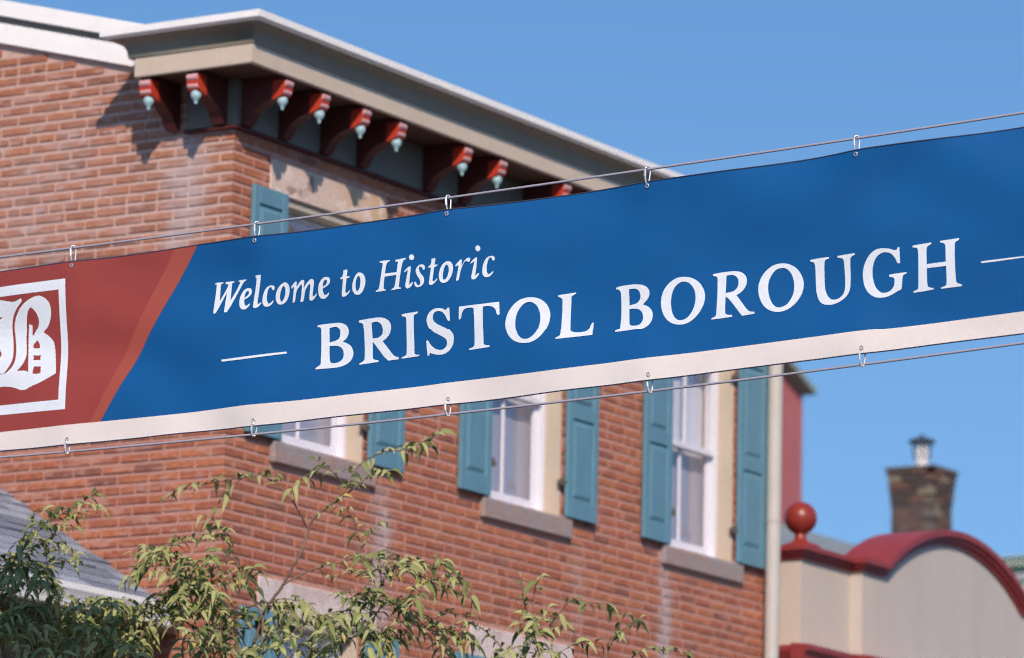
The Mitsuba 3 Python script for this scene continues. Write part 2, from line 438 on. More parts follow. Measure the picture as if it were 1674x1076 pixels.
def bracket(pos, along_facade):
    key = numbered(H + '__bracket')
    w = 0.044
    prof = Polygon([(0.03, 9.032), (0.345, 9.032), (0.356, 9.0), (0.354, 8.945), (0.342, 8.908), (0.30, 8.890), (0.25, 8.880), (0.18, 8.858), (0.115, 8.815), (0.085, 8.765), (0.065, 8.738), (0.03, 8.738)])
    def put(m):
        v = m.vertices.copy()
        # local: x = overhang, y = width, z
        if along_facade:
            q = np.stack([pos + v[:, 1], -v[:, 0], v[:, 2]], 1)
            return trimesh.Trimesh(q, m.faces, process=False)
        q = np.stack([-v[:, 0], pos + v[:, 1], v[:, 2]], 1)
        return trimesh.Trimesh(q, m.faces[:, ::-1], process=False)
    body = extr(prof, 2 * w)
    v = body.vertices
    body = trimesh.Trimesh(np.stack([v[:, 0], v[:, 2] - w, v[:, 1]], 1), body.faces[:, ::-1], process=False)
    m = put(body); m.fix_normals()
    scene[key] = mikit.ply(m, 'bracket_shade_red')
    sunlit_tip = Polygon([(0.27, 9.0), (0.3565, 9.0), (0.3545, 8.945), (0.3425, 8.907), (0.30, 8.889), (0.262, 8.881)])  # added skin over the bracket end, coloured as the sunlit patch
    b2 = extr(sunlit_tip, 2 * w + 0.003)
    v = b2.vertices
    m = put(trimesh.Trimesh(np.stack([v[:, 0], v[:, 2] - w - 0.0015, v[:, 1]], 1), b2.faces[:, ::-1], process=False)); m.fix_normals()
    scene[key + '__sunlit_tip'] = mikit.ply(m, 'bracket_sunlit_red')
    roll_ = []
    for o, z, r in ((0.348, 8.982, 0.022), (0.340, 8.928, 0.016)):
        c = trimesh.creation.cylinder(r, 2 * w - 0.01, sections=14)
        c.apply_transform(trimesh.transformations.rotation_matrix(math.pi / 2, [1, 0, 0]))
        c.apply_translation([o, 0, z])
        roll_.append(c)
    m = put(cat(roll_)); m.fix_normals()
    scene[key + '__scroll'] = mikit.ply(m, 'bracket_pink', smooth=35)
    pend = lathe([(0, -0.088), (0.008, -0.085), (0.012, -0.072), (0.014, -0.062), (0.028, -0.048), (0.034, -0.032), (0.032, -0.014), (0.022, -0.002), (0.014, 0.006), (0.014, 0.02), (0, 0.02)], [0.312, 0, 8.902], 16)
    m = put(pend); m.fix_normals()
    scene[key + '__pendant'] = mikit.ply(m, 'pendant_paint', smooth=40)
for x in (0.068, 0.486, 0.962, 1.39, 2.194, 2.636, 3.472, 3.905, 4.72, 5.15, 5.97, 6.40):
    bracket(x, True)
for y in (0.45, 0.085):
    bracket(y, False)

# gable trim and roof
def band(y0, y1, dz0, dz1, x0, x1):
    return yz(Polygon([(y0, rake(y0) + dz0), (y1, rake(y1) + dz0), (y1, rake(y1) + dz1), (y0, rake(y0) + dz1)]), x0, x1)
add(H + '__rake_board', band(0.74, 4.0, 0.010, 0.143, -0.032, 0.008), 'white_paint')
add(H + '__rake_crown', band(0.66, 4.02, 0.190, 0.295, -0.062, 0.008), 'white_paint')
add(H + '__rake_soffit', band(0.72, 4.0, 0.145, 0.188, -0.006, 0.008), 'frieze_shade_paint')  # dark paint stands in for the shadow gap between the rake boards
rt = [(-0.50, 9.323), (0.75, rake(0.75) + 0.298), (4.0, rake(4.0) + 0.298), (8.4, 9.1), (8.4, 9.0), (4.0, rake(4.0) + 0.2), (0.75, rake(0.75) + 0.2), (-0.3, 9.3)]
add(H + '__roof', yz(Polygon(rt), 0.01, HX + 0.05), 'shingle', uv=None)

# windows
def window(bay, zz, peeling):
    a, b = bay
    z0, z1 = zz
    k = numbered(H + '__window')
    r = 0.140                                    # recess of the frame
    fr = 0.036
    # cream outer casing lining the opening
    add(k + '__casing', cat([cbox(a + 0.001, a + 0.022, 0.004, r, z0 + 0.001, z1 - 0.001), cbox(b - 0.022, b - 0.001, 0.004, r, z0 + 0.001, z1 - 0.001), cbox(a + 0.023, b - 0.023, 0.02, r, z1 - 0.05, z1 - 0.001)]), 'jamb_cream')
    A, B = a + 0.024, b - 0.024
    add(k + '__frame', cat([cbox(A, A + fr, r - 0.02, r + 0.08, z0, z1 - 0.052), cbox(B - fr, B, r - 0.02, r + 0.08, z0, z1 - 0.052),
                            cbox(A + fr, B - fr, r - 0.02, r + 0.08, z1 - 0.052 - fr, z1 - 0.053), cbox(A + fr, B - fr, r - 0.02, r + 0.08, z0, z0 + 0.045)]), 'vinyl_white')
    mid = (z0 + z1) / 2 + 0.005
    A2, B2 = A + fr + 0.001, B - fr - 0.001
    st = 0.034
    for nm, y, za, zb in (('upper_sash', r - 0.012, mid - 0.02, z1 - 0.054 - fr), ('lower_sash', r + 0.026, z0 + 0.046, mid + 0.025)):
        bot = 0.045 if nm == 'upper_sash' else 0.06
        xm = (A2 + B2) / 2
        add(f'{k}__{nm}', cat([cbox(A2, A2 + st, y, y + 0.035, za, zb), cbox(B2 - st, B2, y, y + 0.035, za, zb), cbox(A2 + st, B2 - st, y, y + 0.035, za, za + bot),
                               cbox(A2 + st, B2 - st, y, y + 0.035, zb - 0.042, zb), cbox(xm - 0.011, xm + 0.011, y + 0.006, y + 0.03, za + bot, zb - 0.042)]), 'vinyl_white')
        for xa, xb_ in ((A2 + st, xm - 0.011), (xm + 0.011, B2 - st)):
            v = np.array([[xa, y + 0.018, za + bot], [xb_, y + 0.018, za + bot], [xb_, y + 0.018, zb - 0.042], [xa, y + 0.018, zb - 0.042]])
            add(f'{k}__pane', (v, np.array([[0, 1, 2], [0, 2, 3]])), 'window_glass')
    # curtains hang just inside
    n = 40
    xs = np.linspace(A, B, n)
    def curtain(za, zb, y, amp):
        yy = y + amp * np.sin(np.linspace(0, 19, n) + 0.7 * np.sin(np.linspace(0, 7, n)))
        v = np.vstack([np.stack([xs, yy, np.full(n, za)], 1), np.stack([xs, yy, np.full(n, zb)], 1)])
        f = [[i, i + 1, n + i + 1] for i in range(n - 1)] + [[i, n + i + 1, n + i] for i in range(n - 1)]
        return (v, np.array(f))
    add(k + '__curtain', curtain(mid - 0.02, z1, 0.245, 0.008), 'upper_curtain', smooth=True)
    add(k + '__blind', curtain(z0, mid - 0.02, 0.240, 0.004), 'lower_blind', smooth=True)
    # stone sill with a slight wash, lintel
    sl = cbox(a - 0.077, b + 0.112, -0.036, 0.17, z0 - 0.143, z0 - 0.002, 0.008)
    v = sl.vertices
    v[:, 2] -= np.where((v[:, 1] < -0.03) & (v[:, 2] > z0 - 0.05), 0.008, 0)
    v[:, 2] += 0.004 * (meshkit.noise(v * 5) - 0.5)
    add(H + '__sill', sl, 'sill_stone')
    lx0, lx1 = a - 0.162, b + 0.202
    lin = cbox(lx0, lx1, -0.006, 0.36, z1 + 0.002, z1 + 0.22, 0.006)
    add(H + '__lintel', lin, 'peeling_lintel' if peeling else 'pale_lintel')
    # shutters, hung open against the wall on iron hinges
    for s, (xa, xb_) in (('l', (a - 0.395, a - 0.012)), ('r', (b + 0.014, b + 0.419))):
        kk = numbered(H + '__shutter')
        za, zb = z0 + 0.004, z1 + 0.006
        yb, yf = -0.018, -0.048
        stl = 0.062
        rails = [(za, za + 0.125), (za + 0.70, za + 0.80), (zb - 0.115, zb)]
        fm = [cbox(xa, xa + stl, yf, yb, za, zb, 0.003), cbox(xb_ - stl, xb_, yf, yb, za, zb, 0.003)] + [cbox(xa + stl - 0.0005, xb_ - stl + 0.0005, yf + 0.0006, yb - 0.0006, p, q, 0.003) for p, q in rails]
        scene[kk] = mikit.ply(cat(fm), 'teal_paint')
        for p, q in ((za + 0.125, za + 0.70), (za + 0.80, zb - 0.115)):
            x0, x1, i = xa + stl, xb_ - stl, 0.042
            bz0, bz1 = p + 0.001, q - 0.001
            yr, yq = yf + 0.016, yf + 0.003
            v = np.array([[x0, yr, bz0], [x1, yr, bz0], [x1, yr, bz1], [x0, yr, bz1],
                          [x0 + i * 0.35, yr, bz0 + i * 0.35], [x1 - i * 0.35, yr, bz0 + i * 0.35], [x1 - i * 0.35, yr, bz1 - i * 0.35], [x0 + i * 0.35, yr, bz1 - i * 0.35],
                          [x0 + i, yq, bz0 + i], [x1 - i, yq, bz0 + i], [x1 - i, yq, bz1 - i], [x0 + i, yq, bz1 - i]])
            f = []
            for g in (0, 4):
                for j in range(4):
                    j2 = (j + 1) % 4
                    f += [[g + j, g + j2, g + 4 + j2], [g + j, g + 4 + j2, g + 4 + j]]
            f += [[8, 9, 10], [8, 10, 11]]
            back = pbox(x0, x1, yr + 0.001, yb - 0.002, bz0, bz1)
            add(f'{kk}__panel', cat([trimesh.Trimesh(v, np.array(f), process=False), back]), 'teal_paint')
        for hz in (za + 0.24, zb - 0.22):
            hx = b - 0.005 if s == 'r' else a + 0.005
            d = 1 if s == 'r' else -1
            x0, x1 = sorted((hx - d * 0.045, hx + d * 0.04))
            hm = [cbox(x0, x1, -0.036, -0.016, hz - 0.012, hz + 0.012, 0.003)]
            c = trimesh.creation.cylinder(0.013, 0.06, sections=10); c.apply_translation([hx - d * 0.02, -0.03, hz])
            c2 = trimesh.creation.cylinder(0.02, 0.03, sections=10); c2.apply_translation([hx - d * 0.045, -0.02, hz - 0.005])
            add(f'{kk}__hinge', cat(hm + [c, c2]), 'iron')
for i, bay in enumerate(bays):
    window(bay, WZ[0], i == 0)
for bay in bays:
    window(bay, WZ[1], False)
labels[H + '__lintel'] = {'label': 'peeling pale and ochre painted lintel under the cornice'}

# downspout at the right end of the facade
DX, DY = 6.925, -0.105
pts = [(DX - 0.03, DY, 0.2), (DX - 0.02, DY, 5.0), (DX, DY, 7.0), (DX + 0.012, DY, 8.55), (DX + 0.012, DY - 0.02, 8.8), (DX + 0.012, DY - 0.17, 8.99), (DX + 0.012, DY - 0.18, 9.02)]
add(H + '__downspout', tube(spline(pts, 0.06), 0.054, 20), 'downspout_paint', smooth=30)
for z in (5.4, 7.15, 8.5):
    xx = DX + (z - 7.0) * 0.01
    add(H + '__downspout__strap', cat([tube([(xx + 0.0565 * math.cos(t), DY + 0.0565 * math.sin(t), z) for t in np.linspace(0, 2 * math.pi, 20, endpoint=False)], 0.006, 5, closed=True), cbox(xx - 0.012, xx + 0.012, DY + 0.054, 0.002, z - 0.012, z + 0.012)]), 'downspout_paint', smooth=30)

# ---------------------------------------------------------------- low house on the left
L = 'shingled_house'
tag(L, 'low house with grey shingle roof and white gutter against the brick wall', 'house')
EY, EZ, SLP = 0.30, 5.655, 0.61
rz = lambda y: EZ + SLP * (y - EY)
RY = 3.9
add(L + '__front_wall', pbox(-7.0, -0.012, 0.62, 0.9, 0, 5.55), 'gutter_shade_brown')
add(L + '__gable_wall', yz(Polygon([(0.91, 0), (7.0, 0), (7.0, 5.5), (RY, rz(RY) - 0.2), (0.91, rz(0.91) - 0.2)]), -6.9, -6.7), 'mortar')
add(L + '__roof', yz(Polygon([(EY, EZ - 0.03), (RY, rz(RY) - 0.03), (7.6, rz(RY) - 0.03 - SLP * 3.6), (7.6, rz(RY) - 0.15 - SLP * 3.6), (RY, rz(RY) - 0.15), (EY + 0.01, EZ - 0.10)]), -7.2, -0.012), 'shingle')
add(L + '__soffit', pbox(-7.2, -0.012, EY + 0.02, 0.62, 5.545, 5.558), 'gutter_shade_brown')
add(L + '__fascia', pbox(-7.2, -0.013, EY + 0.005, EY + 0.018, 5.50, 5.62), 'gutter_shade_brown')
gp = Polygon([(0.295, 5.655), (0.30, 5.655), (0.30, 5.525), (0.225, 5.525), (0.215, 5.56), (0.195, 5.60), (0.18, 5.625), (0.178, 5.662), (0.195, 5.664), (0.195, 5.652), (0.186, 5.65), (0.190, 5.63), (0.203, 5.607), (0.224, 5.565), (0.230, 5.533), (0.295, 5.533)])
add(L + '__gutter', yz(gp, -7.2, -0.20), 'white_paint')
ax = np.array([0, 1, SLP]) / math.hypot(1, SLP)
nn = np.array([0, -SLP, 1]) / math.hypot(1, SLP)
ns, far = 0, []
rows = int(math.hypot(RY - EY, SLP * (RY - EY)) / 0.13)
for r_ in range(rows):
    x = -0.016 - (0.15 if r_ % 2 else 0.0) - rng.uniform(0, 0.04)
    if r_ % 2:
        cols = [(-0.016, x)]
    else:
        cols = []
    while x > -7.1:
        w = 0.305 + rng.uniform(-0.03, 0.03)
        cols.append((x, x - w)); x -= w
    for xa, xb_ in cols:
        lift = rng.choice([0.0, 0.0, 0.0, 0.006, 0.010])
        base = np.array([0, EY - 0.012, EZ - 0.03 - 0.012 * SLP]) + ax * (r_ * 0.13)
        v = []
        for xx in (xb_ + 0.004, xa - 0.004):
            for s_, h0 in ((0.0, 0.010 + lift), (0.165, 0.004)):
                for h in (0.0, 1.0):
                    q = base + ax * s_ + nn * (h0 + (0.008 if h else -0.004 + (0 if s_ else -0.006)))
                    v.append([xx, q[1], q[2]])
        m = trimesh.Trimesh(np.array(v), PB_F, process=False)
        uv = np.tile([rng.random() ** 1.3, rng.random()], (8, 1))
        vis = -2.35 < (xa + xb_) / 2 and r_ < 16
        if vis:
            scene[f'{L}__roof__shingle' + (f'_{ns:03d}' if ns else '')] = mikit.ply(m, 'shingle', uv=uv)
            ns += 1
        else:
            far.append((m, uv))
scene[L + '__roof__further_shingles'] = mikit.ply(cat([f[0] for f in far]), 'shingle', uv=np.vstack([f[1] for f in far]))
labels[L + '__roof__further_shingles'] = {'kind': 'stuff'}
add(L + '__ridge_cap', tube([(-7.2, RY, rz(RY) + 0.0), (-0.02, RY, rz(RY) + 0.0)], 0.05, 8), 'shingle')

# ---------------------------------------------------------------- parapet house on the right
P_ = 'parapet_house'
tag(P_, 'stucco building with red arched parapet coping and red ball finial', 'building')
PX0, PX1, PY, PF = 7.28, 12.60, -0.15, -0.25
cx, cz, RO, RI = 9.59, 5.335, 2.085, 1.974
base = 7.012
SX0, SX1 = 8.062, 11.118               # the arched middle bay stands 0.1 m forward
def arc(R, zb, n=49):
    t = math.acos((zb - cz) / R)
    return [(cx + R * math.sin(q), cz + R * math.cos(q)) for q in np.linspace(-t, t, n)]
mid_arc = arc((RO + RI) / 2, base - 0.05)
add(P_ + '__front_wall', xz(sbox(PX0, 0, SX0 - 0.001, base - 0.05), PY, 0.12), 'stucco')
add(P_ + '__front_wall', xz(sbox(SX1 + 0.001, 0, PX1, base - 0.05), PY, 0.12), 'stucco')
add(P_ + '__arched_bay', xz(Polygon([(SX0, 0), (SX0, base - 0.05)] + mid_arc + [(SX1, base - 0.05), (SX1, 0)]), PF, 0.12), 'stucco')
add(P_ + '__rear_block', pbox(HX + 0.06, PX1, 0.125, 9.0, 0, 6.3), 'stucco')
def shell(d0, d1, ov):
    """Arched coping layer between the depths d0 and d1 below the top outline."""
    zo, zi = base - d0, base - d1
    k = (RO - RI) / 0.095
    Ro, Ri = RO - d0 * k, RO - d1 * k
    return Polygon([(SX0 - ov, zo)] + arc(Ro, zo) + [(SX1 + ov, zo), (SX1 + ov, zi)] + arc(Ri, zi)[::-1] + [(SX0 - ov, zi)]).buffer(0)
for nm, d0, d1, pj in (('coping', 0.0, 0.042, 0.080), ('coping__moulding', 0.0425, 0.068, 0.055), ('coping__moulding', 0.0685, 0.095, 0.028)):
    add(f'{P_}__{nm}', xz(shell(d0, d1, pj), PF - pj, 0.15 - d0 * 0.3), 'coping_red')
    for xa, xb_ in ((PX0 - pj, SX0 - pj - 0.001), (SX1 + pj + 0.001, PX1 + pj)):
        add(f'{P_}__{nm}', cbox(xa, xb_, PY - pj, 0.149 - d0 * 0.3, base - d1, base - d0, 0.004), 'coping_red')
def finial(x, y, z):
    k = numbered(P_ + '__finial')
    add(k + '__base', lathe([(0, 0), (0.15, 0), (0.15, 0.02), (0.13, 0.035), (0.085, 0.05), (0.06, 0.062), (0.045, 0.085), (0.043, 0.11), (0.055, 0.125), (0, 0.125)], [x, y, z + 0.001], 28), 'ball_red', smooth=35)
    s = trimesh.creation.icosphere(4, 0.124); s.apply_translation([x, y, z + 0.238])
    add(k + '__ball', s, 'ball_red', smooth=True)
finial(7.445, -0.05, base)
finial(12.35, -0.05, base)
lc = Polygon([(PY - 0.002, 6.06), (PY - 0.05, 6.06), (PY - 0.06, 6.10), (PY - 0.11, 6.13), (PY - 0.12, 6.20), (PY - 0.155, 6.215), (PY - 0.155, 6.255), (PY - 0.002, 6.27)])
add(P_ + '__lower_cornice', yz(lc, PX0 - 0.16, SX0 - 0.16), 'coping_red')
add(P_ + '__lower_cornice', yz(Polygon([(q[0] - 0.1, q[1]) for q in lc.exterior.coords]), SX0 - 0.159, SX1 + 0.155), 'coping_red')
add(P_ + '__lower_cornice__return', xz(Polygon([(PX0 + 0.018, 6.06), (PX0 - 0.05, 6.06), (PX0 - 0.11, 6.13), (PX0 - 0.155, 6.215), (PX0 - 0.155, 6.255), (PX0 + 0.018, 6.27)]), PY - 0.001, 0.1), 'coping_red')

# ---------------------------------------------------------------- houses farther down the street
G_ = 'grey_roofed_house'
tag(G_, 'house with grey roof and dark brick chimney behind the arched parapet', 'house')
paint('old_slate', (0.17, 0.20, 0.215), 0.2, scale=3)
paint('plaster_wall', (0.40, 0.36, 0.32), 0.15, scale=2)
gx0, gx1, gy, gz = 19.0, 32.0, 9.0, 10.0
add(G_ + '__wall', yz(Polygon([(4.2, 0), (13.8, 0), (13.8, 7.6), (gy, gz - 0.25), (4.2, 7.6)]), gx0, gx1), 'plaster_wall')
add(G_ + '__roof', yz(Polygon([(3.8, 7.55), (gy, gz), (14.2, 7.55), (14.2, 7.4), (gy, gz - 0.15), (3.8, 7.4)]), gx0 - 0.3, gx1 + 0.3), 'old_slate')
def chim_fn(p, n, uv):
    t = uv.x
    c = mix((0.075, 0.058, 0.056), (0.155, 0.085, 0.066), smoothstep(0.35, 0.8, t))
    c = mix(c, (0.22, 0.185, 0.13), smoothstep(0.80, 0.90, t))
    return c * (0.7 + 0.6 * fbm(p.x * 30, p.y * 30, p.z * 30, 2))
pr('chimney_brick', chim_fn, 0.9)
pr('soot_mortar', (0.13, 0.115, 0.105), 0.9)
CXc, CYc, CW = 27.60, 9.25, 0.545
zt = 11.13
add(G_ + '__chimney', cbox(CXc - CW / 2 + 0.012, CXc + CW / 2 - 0.012, CYc - CW / 2 + 0.012, CYc + CW / 2 - 0.012, 8.8, zt - 0.02), 'soot_mortar')
nb = 0
zc = 9.55
row = 0
while zc < zt:
    grow = 0.0
    left = zt - zc
    grow = 0.012 * max(0, 5 - int(left / 0.082)) * 0.72 if left < 0.40 else 0.0
    h = CW / 2 + grow
    for side_ in range(4):
        u = -h + (0.0 if (row + side_) % 2 == 0 else 0.11)
        while u < h - 0.02:
            e = min(u + 0.205, h)
            if e - u > 0.03:
                o = h - 0.10
                q = {0: (u, e, -h, -o), 1: (u, e, o, h), 2: (-h, -o, u, e), 3: (o, h, u, e)}[side_]
                j = rng.uniform(-0.006, 0.006)
                m = cbox(CXc + q[0] + j, CXc + q[1] + j, CYc + q[2] + j, CYc + q[3] + j, zc, zc + 0.068, 0.006)
                scene[f'{G_}__chimney__brick' + (f'_{nb:03d}' if nb else '')] = mikit.ply(m, 'chimney_brick', uv=np.tile([rng.random(), 0], (24, 1)))
                nb += 1
            u = e + 0.015
    zc += 0.082
    row += 1
zt = zc - 0.012
add(G_ + '__chimney__cap', cbox(CXc - h - 0.02, CXc + h + 0.02, CYc - h - 0.02, CYc + h + 0.02, zt, zt + 0.03, 0.01), 'soot_mortar')
add(G_ + '__flue', cat([lathe([(0, 0), (0.10, 0), (0.10, 0.02), (0.085, 0.05), (0.075, 0.05), (0.075, 0.33), (0, 0.33)], [CXc, CYc, zt + 0.031], 20)]), 'galvanised', smooth=35)
add(G_ + '__flue__cowl', lathe([(0, 0.0), (0.165, 0.0), (0.17, 0.014), (0.12, 0.04), (0.03, 0.07), (0.02, 0.10), (0, 0.10)], [CXc, CYc, zt + 0.36], 20), 'cowl_metal', smooth=35)
for t in range(4):
    a = t * math.pi / 2 + 0.6
    add(G_ + '__flue__strut', tube([(CXc + 0.085 * math.cos(a), CYc + 0.085 * math.sin(a), zt + 0.15), (CXc + 0.11 * math.cos(a), CYc + 0.11 * math.sin(a), zt + 0.362)], 0.014, 6), 'cowl_metal')

RH = 'red_house'
tag(RH, 'tall red house wall with green roof edge, half hidden behind the downspout', 'house')
paint('red_wall', (0.40, 0.125, 0.125), 0.15, scale=2)
paint('green_trim', (0.22, 0.30, 0.25), 0.15, scale=4)
rx = 33.36
add(RH + '__wall', xz(Polygon([(26.5, 0), (rx, 0), (rx, 13.40), (31.0, 14.36), (26.5, 12.6)]), 14.0, 20.0), 'red_wall')
add(RH + '__roof', xz(Polygon([(30.98, 14.38), (31.02, 14.46), (rx + 0.04, 13.455), (rx + 0.02, 13.385)]), 13.8, 20.2), 'green_trim')
add(RH + '__roof', xz(Polygon([(30.96, 14.38), (30.975, 14.52), (26.2, 12.6), (26.3, 12.47)]), 13.8, 20.2), 'green_trim')
for z in np.arange(0.3, 13.0, 0.3):
    pass

GB = 'green_trimmed_building'
tag(GB, 'pale building with green cornice at far right beyond the arched parapet', 'building')
paint('pale_green', (0.42, 0.52, 0.47), 0.1, scale=4)
paint('dark_green', (0.10, 0.20, 0.16), 0.1, scale=4)
paint('pale_wall', (0.47, 0.47, 0.53), 0.1, scale=2)
add(GB + '__wall', pbox(40.0, 52.0, 3.0, 14.35, 0, 11.6), 'pale_wall')
add(GB + '__cornice', cat([cbox(39.86, 52, 2.9, 14.45, 11.93, 12.03), cbox(39.80, 52, 2.9, 14.47, 12.031, 12.06)]), 'pale_green')
add(GB + '__cornice__band', cbox(39.92, 52, 2.95, 14.40, 11.85, 11.929), 'dark_green')
add(GB + '__frieze', cbox(39.97, 52, 2.95, 14.37, 11.74, 11.849), 'pale_wall')
add(GB + '__frieze__moulding', cbox(39.93, 52, 2.95, 14.38, 11.70, 11.739), 'dark_green')
add(GB + '__panel', cbox(39.97, 52, 3.2, 14.2, 11.3, 11.699), 'pale_green')

# ---------------------------------------------------------------- the banner
BX, BY, BZ = -5.7, -2.6, 5.6
f_top = lambda u: 0.9212 + 0.01837 * u + 0.0018044 * u * u + 0.0018 * np.cos(2 * np.pi * (u - 0.466) / 1.1)
f_mid = lambda u: 0.0977 + 0.010946 * u + 0.0027041 * u * u
f_bot = lambda u: -0.00065 + 0.005796 * u + 0.0033955 * u * u - 0.0012 * np.cos(2 * np.pi * (u - 0.466) / 1.1)
f_tc = lambda u: 0.99696 + 0.012143 * u + 0.0023602 * u * u
f_bc = lambda u: -0.0308 - 0.001613 * u + 0.0042275 * u * u
U0, U1 = -1.0, 8.3
def billow(u, v):
    """How far the cloth stands off its plane: slack folds that fan out from the hooks, and broad waves."""
    w = (v - f_bot(u)) / (f_top(u) - f_bot(u))
    p = np.stack([u * 0.9 + w * 0.9, w * 1.3, 0 * u], -1)
    b = 0.040 * (meshkit.fbm(p, 3, 3) - 0.5)
    b += 0.020 * (meshkit.noise(np.stack([u * 2.1 - w * 1.6, w * 1.9, 0 * u + 4], -1), 8) - 0.5)
    hook = np.abs(((u - 0.465) / 1.1 + 0.5) % 1.0 - 0.5) * 1.1
    b += 0.012 * np.exp(-(hook / 0.13) ** 2) * (np.exp(-((1 - w) / 0.25) ** 2) + np.exp(-(w / 0.25) ** 2))
    b += 0.008 * np.sin(6.3 * w + 2.3 * u) * np.sin(1.9 * u + 0.5)
    q = np.stack([u * 0.8, w * 0.7, 0 * u + 9], -1)
    b += 0.017 * meshkit.noise(q, 2) * np.sin(11.0 * w + 5.2 * u + 5.0 * meshkit.noise(q * 1.7, 6)) * (0.35 + 0.65 * w)
    b += 0.006 * meshkit.noise(q * 2.1, 5) * np.sin(15.0 * w - 7.5 * u + 6.0 * meshkit.noise(q * 1.3, 12))
    return b
def surf(u, v, h=0.0):
    return np.stack([BX - billow(u, v) - h, BY - u, BZ + v], -1)
def grid(lo, hi, h, nu=420, nv=24, slant=None):
    uu = np.linspace(0, 1, nu)
    W = np.linspace(0, 1, nv)
    UU, WW = np.meshgrid(uu, W)
    if slant:                      # (u at the lower edge, u at the upper edge) for the left and right border
        (l0, l1), (r0, r1) = slant
        UU = (l0 + (l1 - l0) * WW) * (1 - UU) + (r0 + (r1 - r0) * WW) * UU
    else:
        UU = U0 + (U1 - U0) * UU
    VV = lo(UU) + (hi(UU) - lo(UU)) * WW
    P = surf(UU, VV, h).reshape(-1, 3)
    i, j = np.meshgrid(np.arange(nv - 1), np.arange(nu - 1), indexing='ij')
    a = (i * nu + j).ravel()
    f = np.vstack([np.stack([a, a + 1, a + nu + 1], 1), np.stack([a, a + nu + 1, a + nu], 1)])
    return trimesh.Trimesh(P, f[:, ::-1], process=False)
BN = 'street_banner'
tag(BN, 'long blue and red street banner with white welcome lettering, stretched between two cables', 'banner')
add(BN + '__cloth', grid(f_bot, f_top, 0.0), 'cloth_blue', smooth=True)
add(BN + '__lower_border', grid(lambda u: f_bot(u) + 0.0, f_mid, 0.0012, nv=5), 'cloth_cream', smooth=True)
add(BN + '__red_panel', grid(f_mid, f_top, 0.0012, 120, 20, ((U0, U0), (0.600, 1.090))), 'cloth_red', smooth=True)
add(BN + '__slanted_stripe', grid(f_mid, f_top, 0.0012, 16, 20, ((0.6002, 1.0902), (0.664, 1.232))), 'cloth_stripe', smooth=True)
add(BN + '__slanted_stripe', grid(f_mid, f_top, 0.0012, 16, 20, ((6.95, 6.41), (7.02, 6.55))), 'cloth_stripe', smooth=True)
add(BN + '__red_panel', grid(f_mid, f_top, 0.0012, 90, 20, ((7.0202, 6.5502), (U1, U1))), 'cloth_red', smooth=True)
# seams along both edges
for fe, s in ((f_top, -1), (f_bot, 1)):
    us = np.linspace(U0, U1, 300)
    add(BN + '__hem', tube(surf(us, fe(us) + s * 0.0015, 0.0005), 0.0032, 6), 'hem_tape', smooth=True)

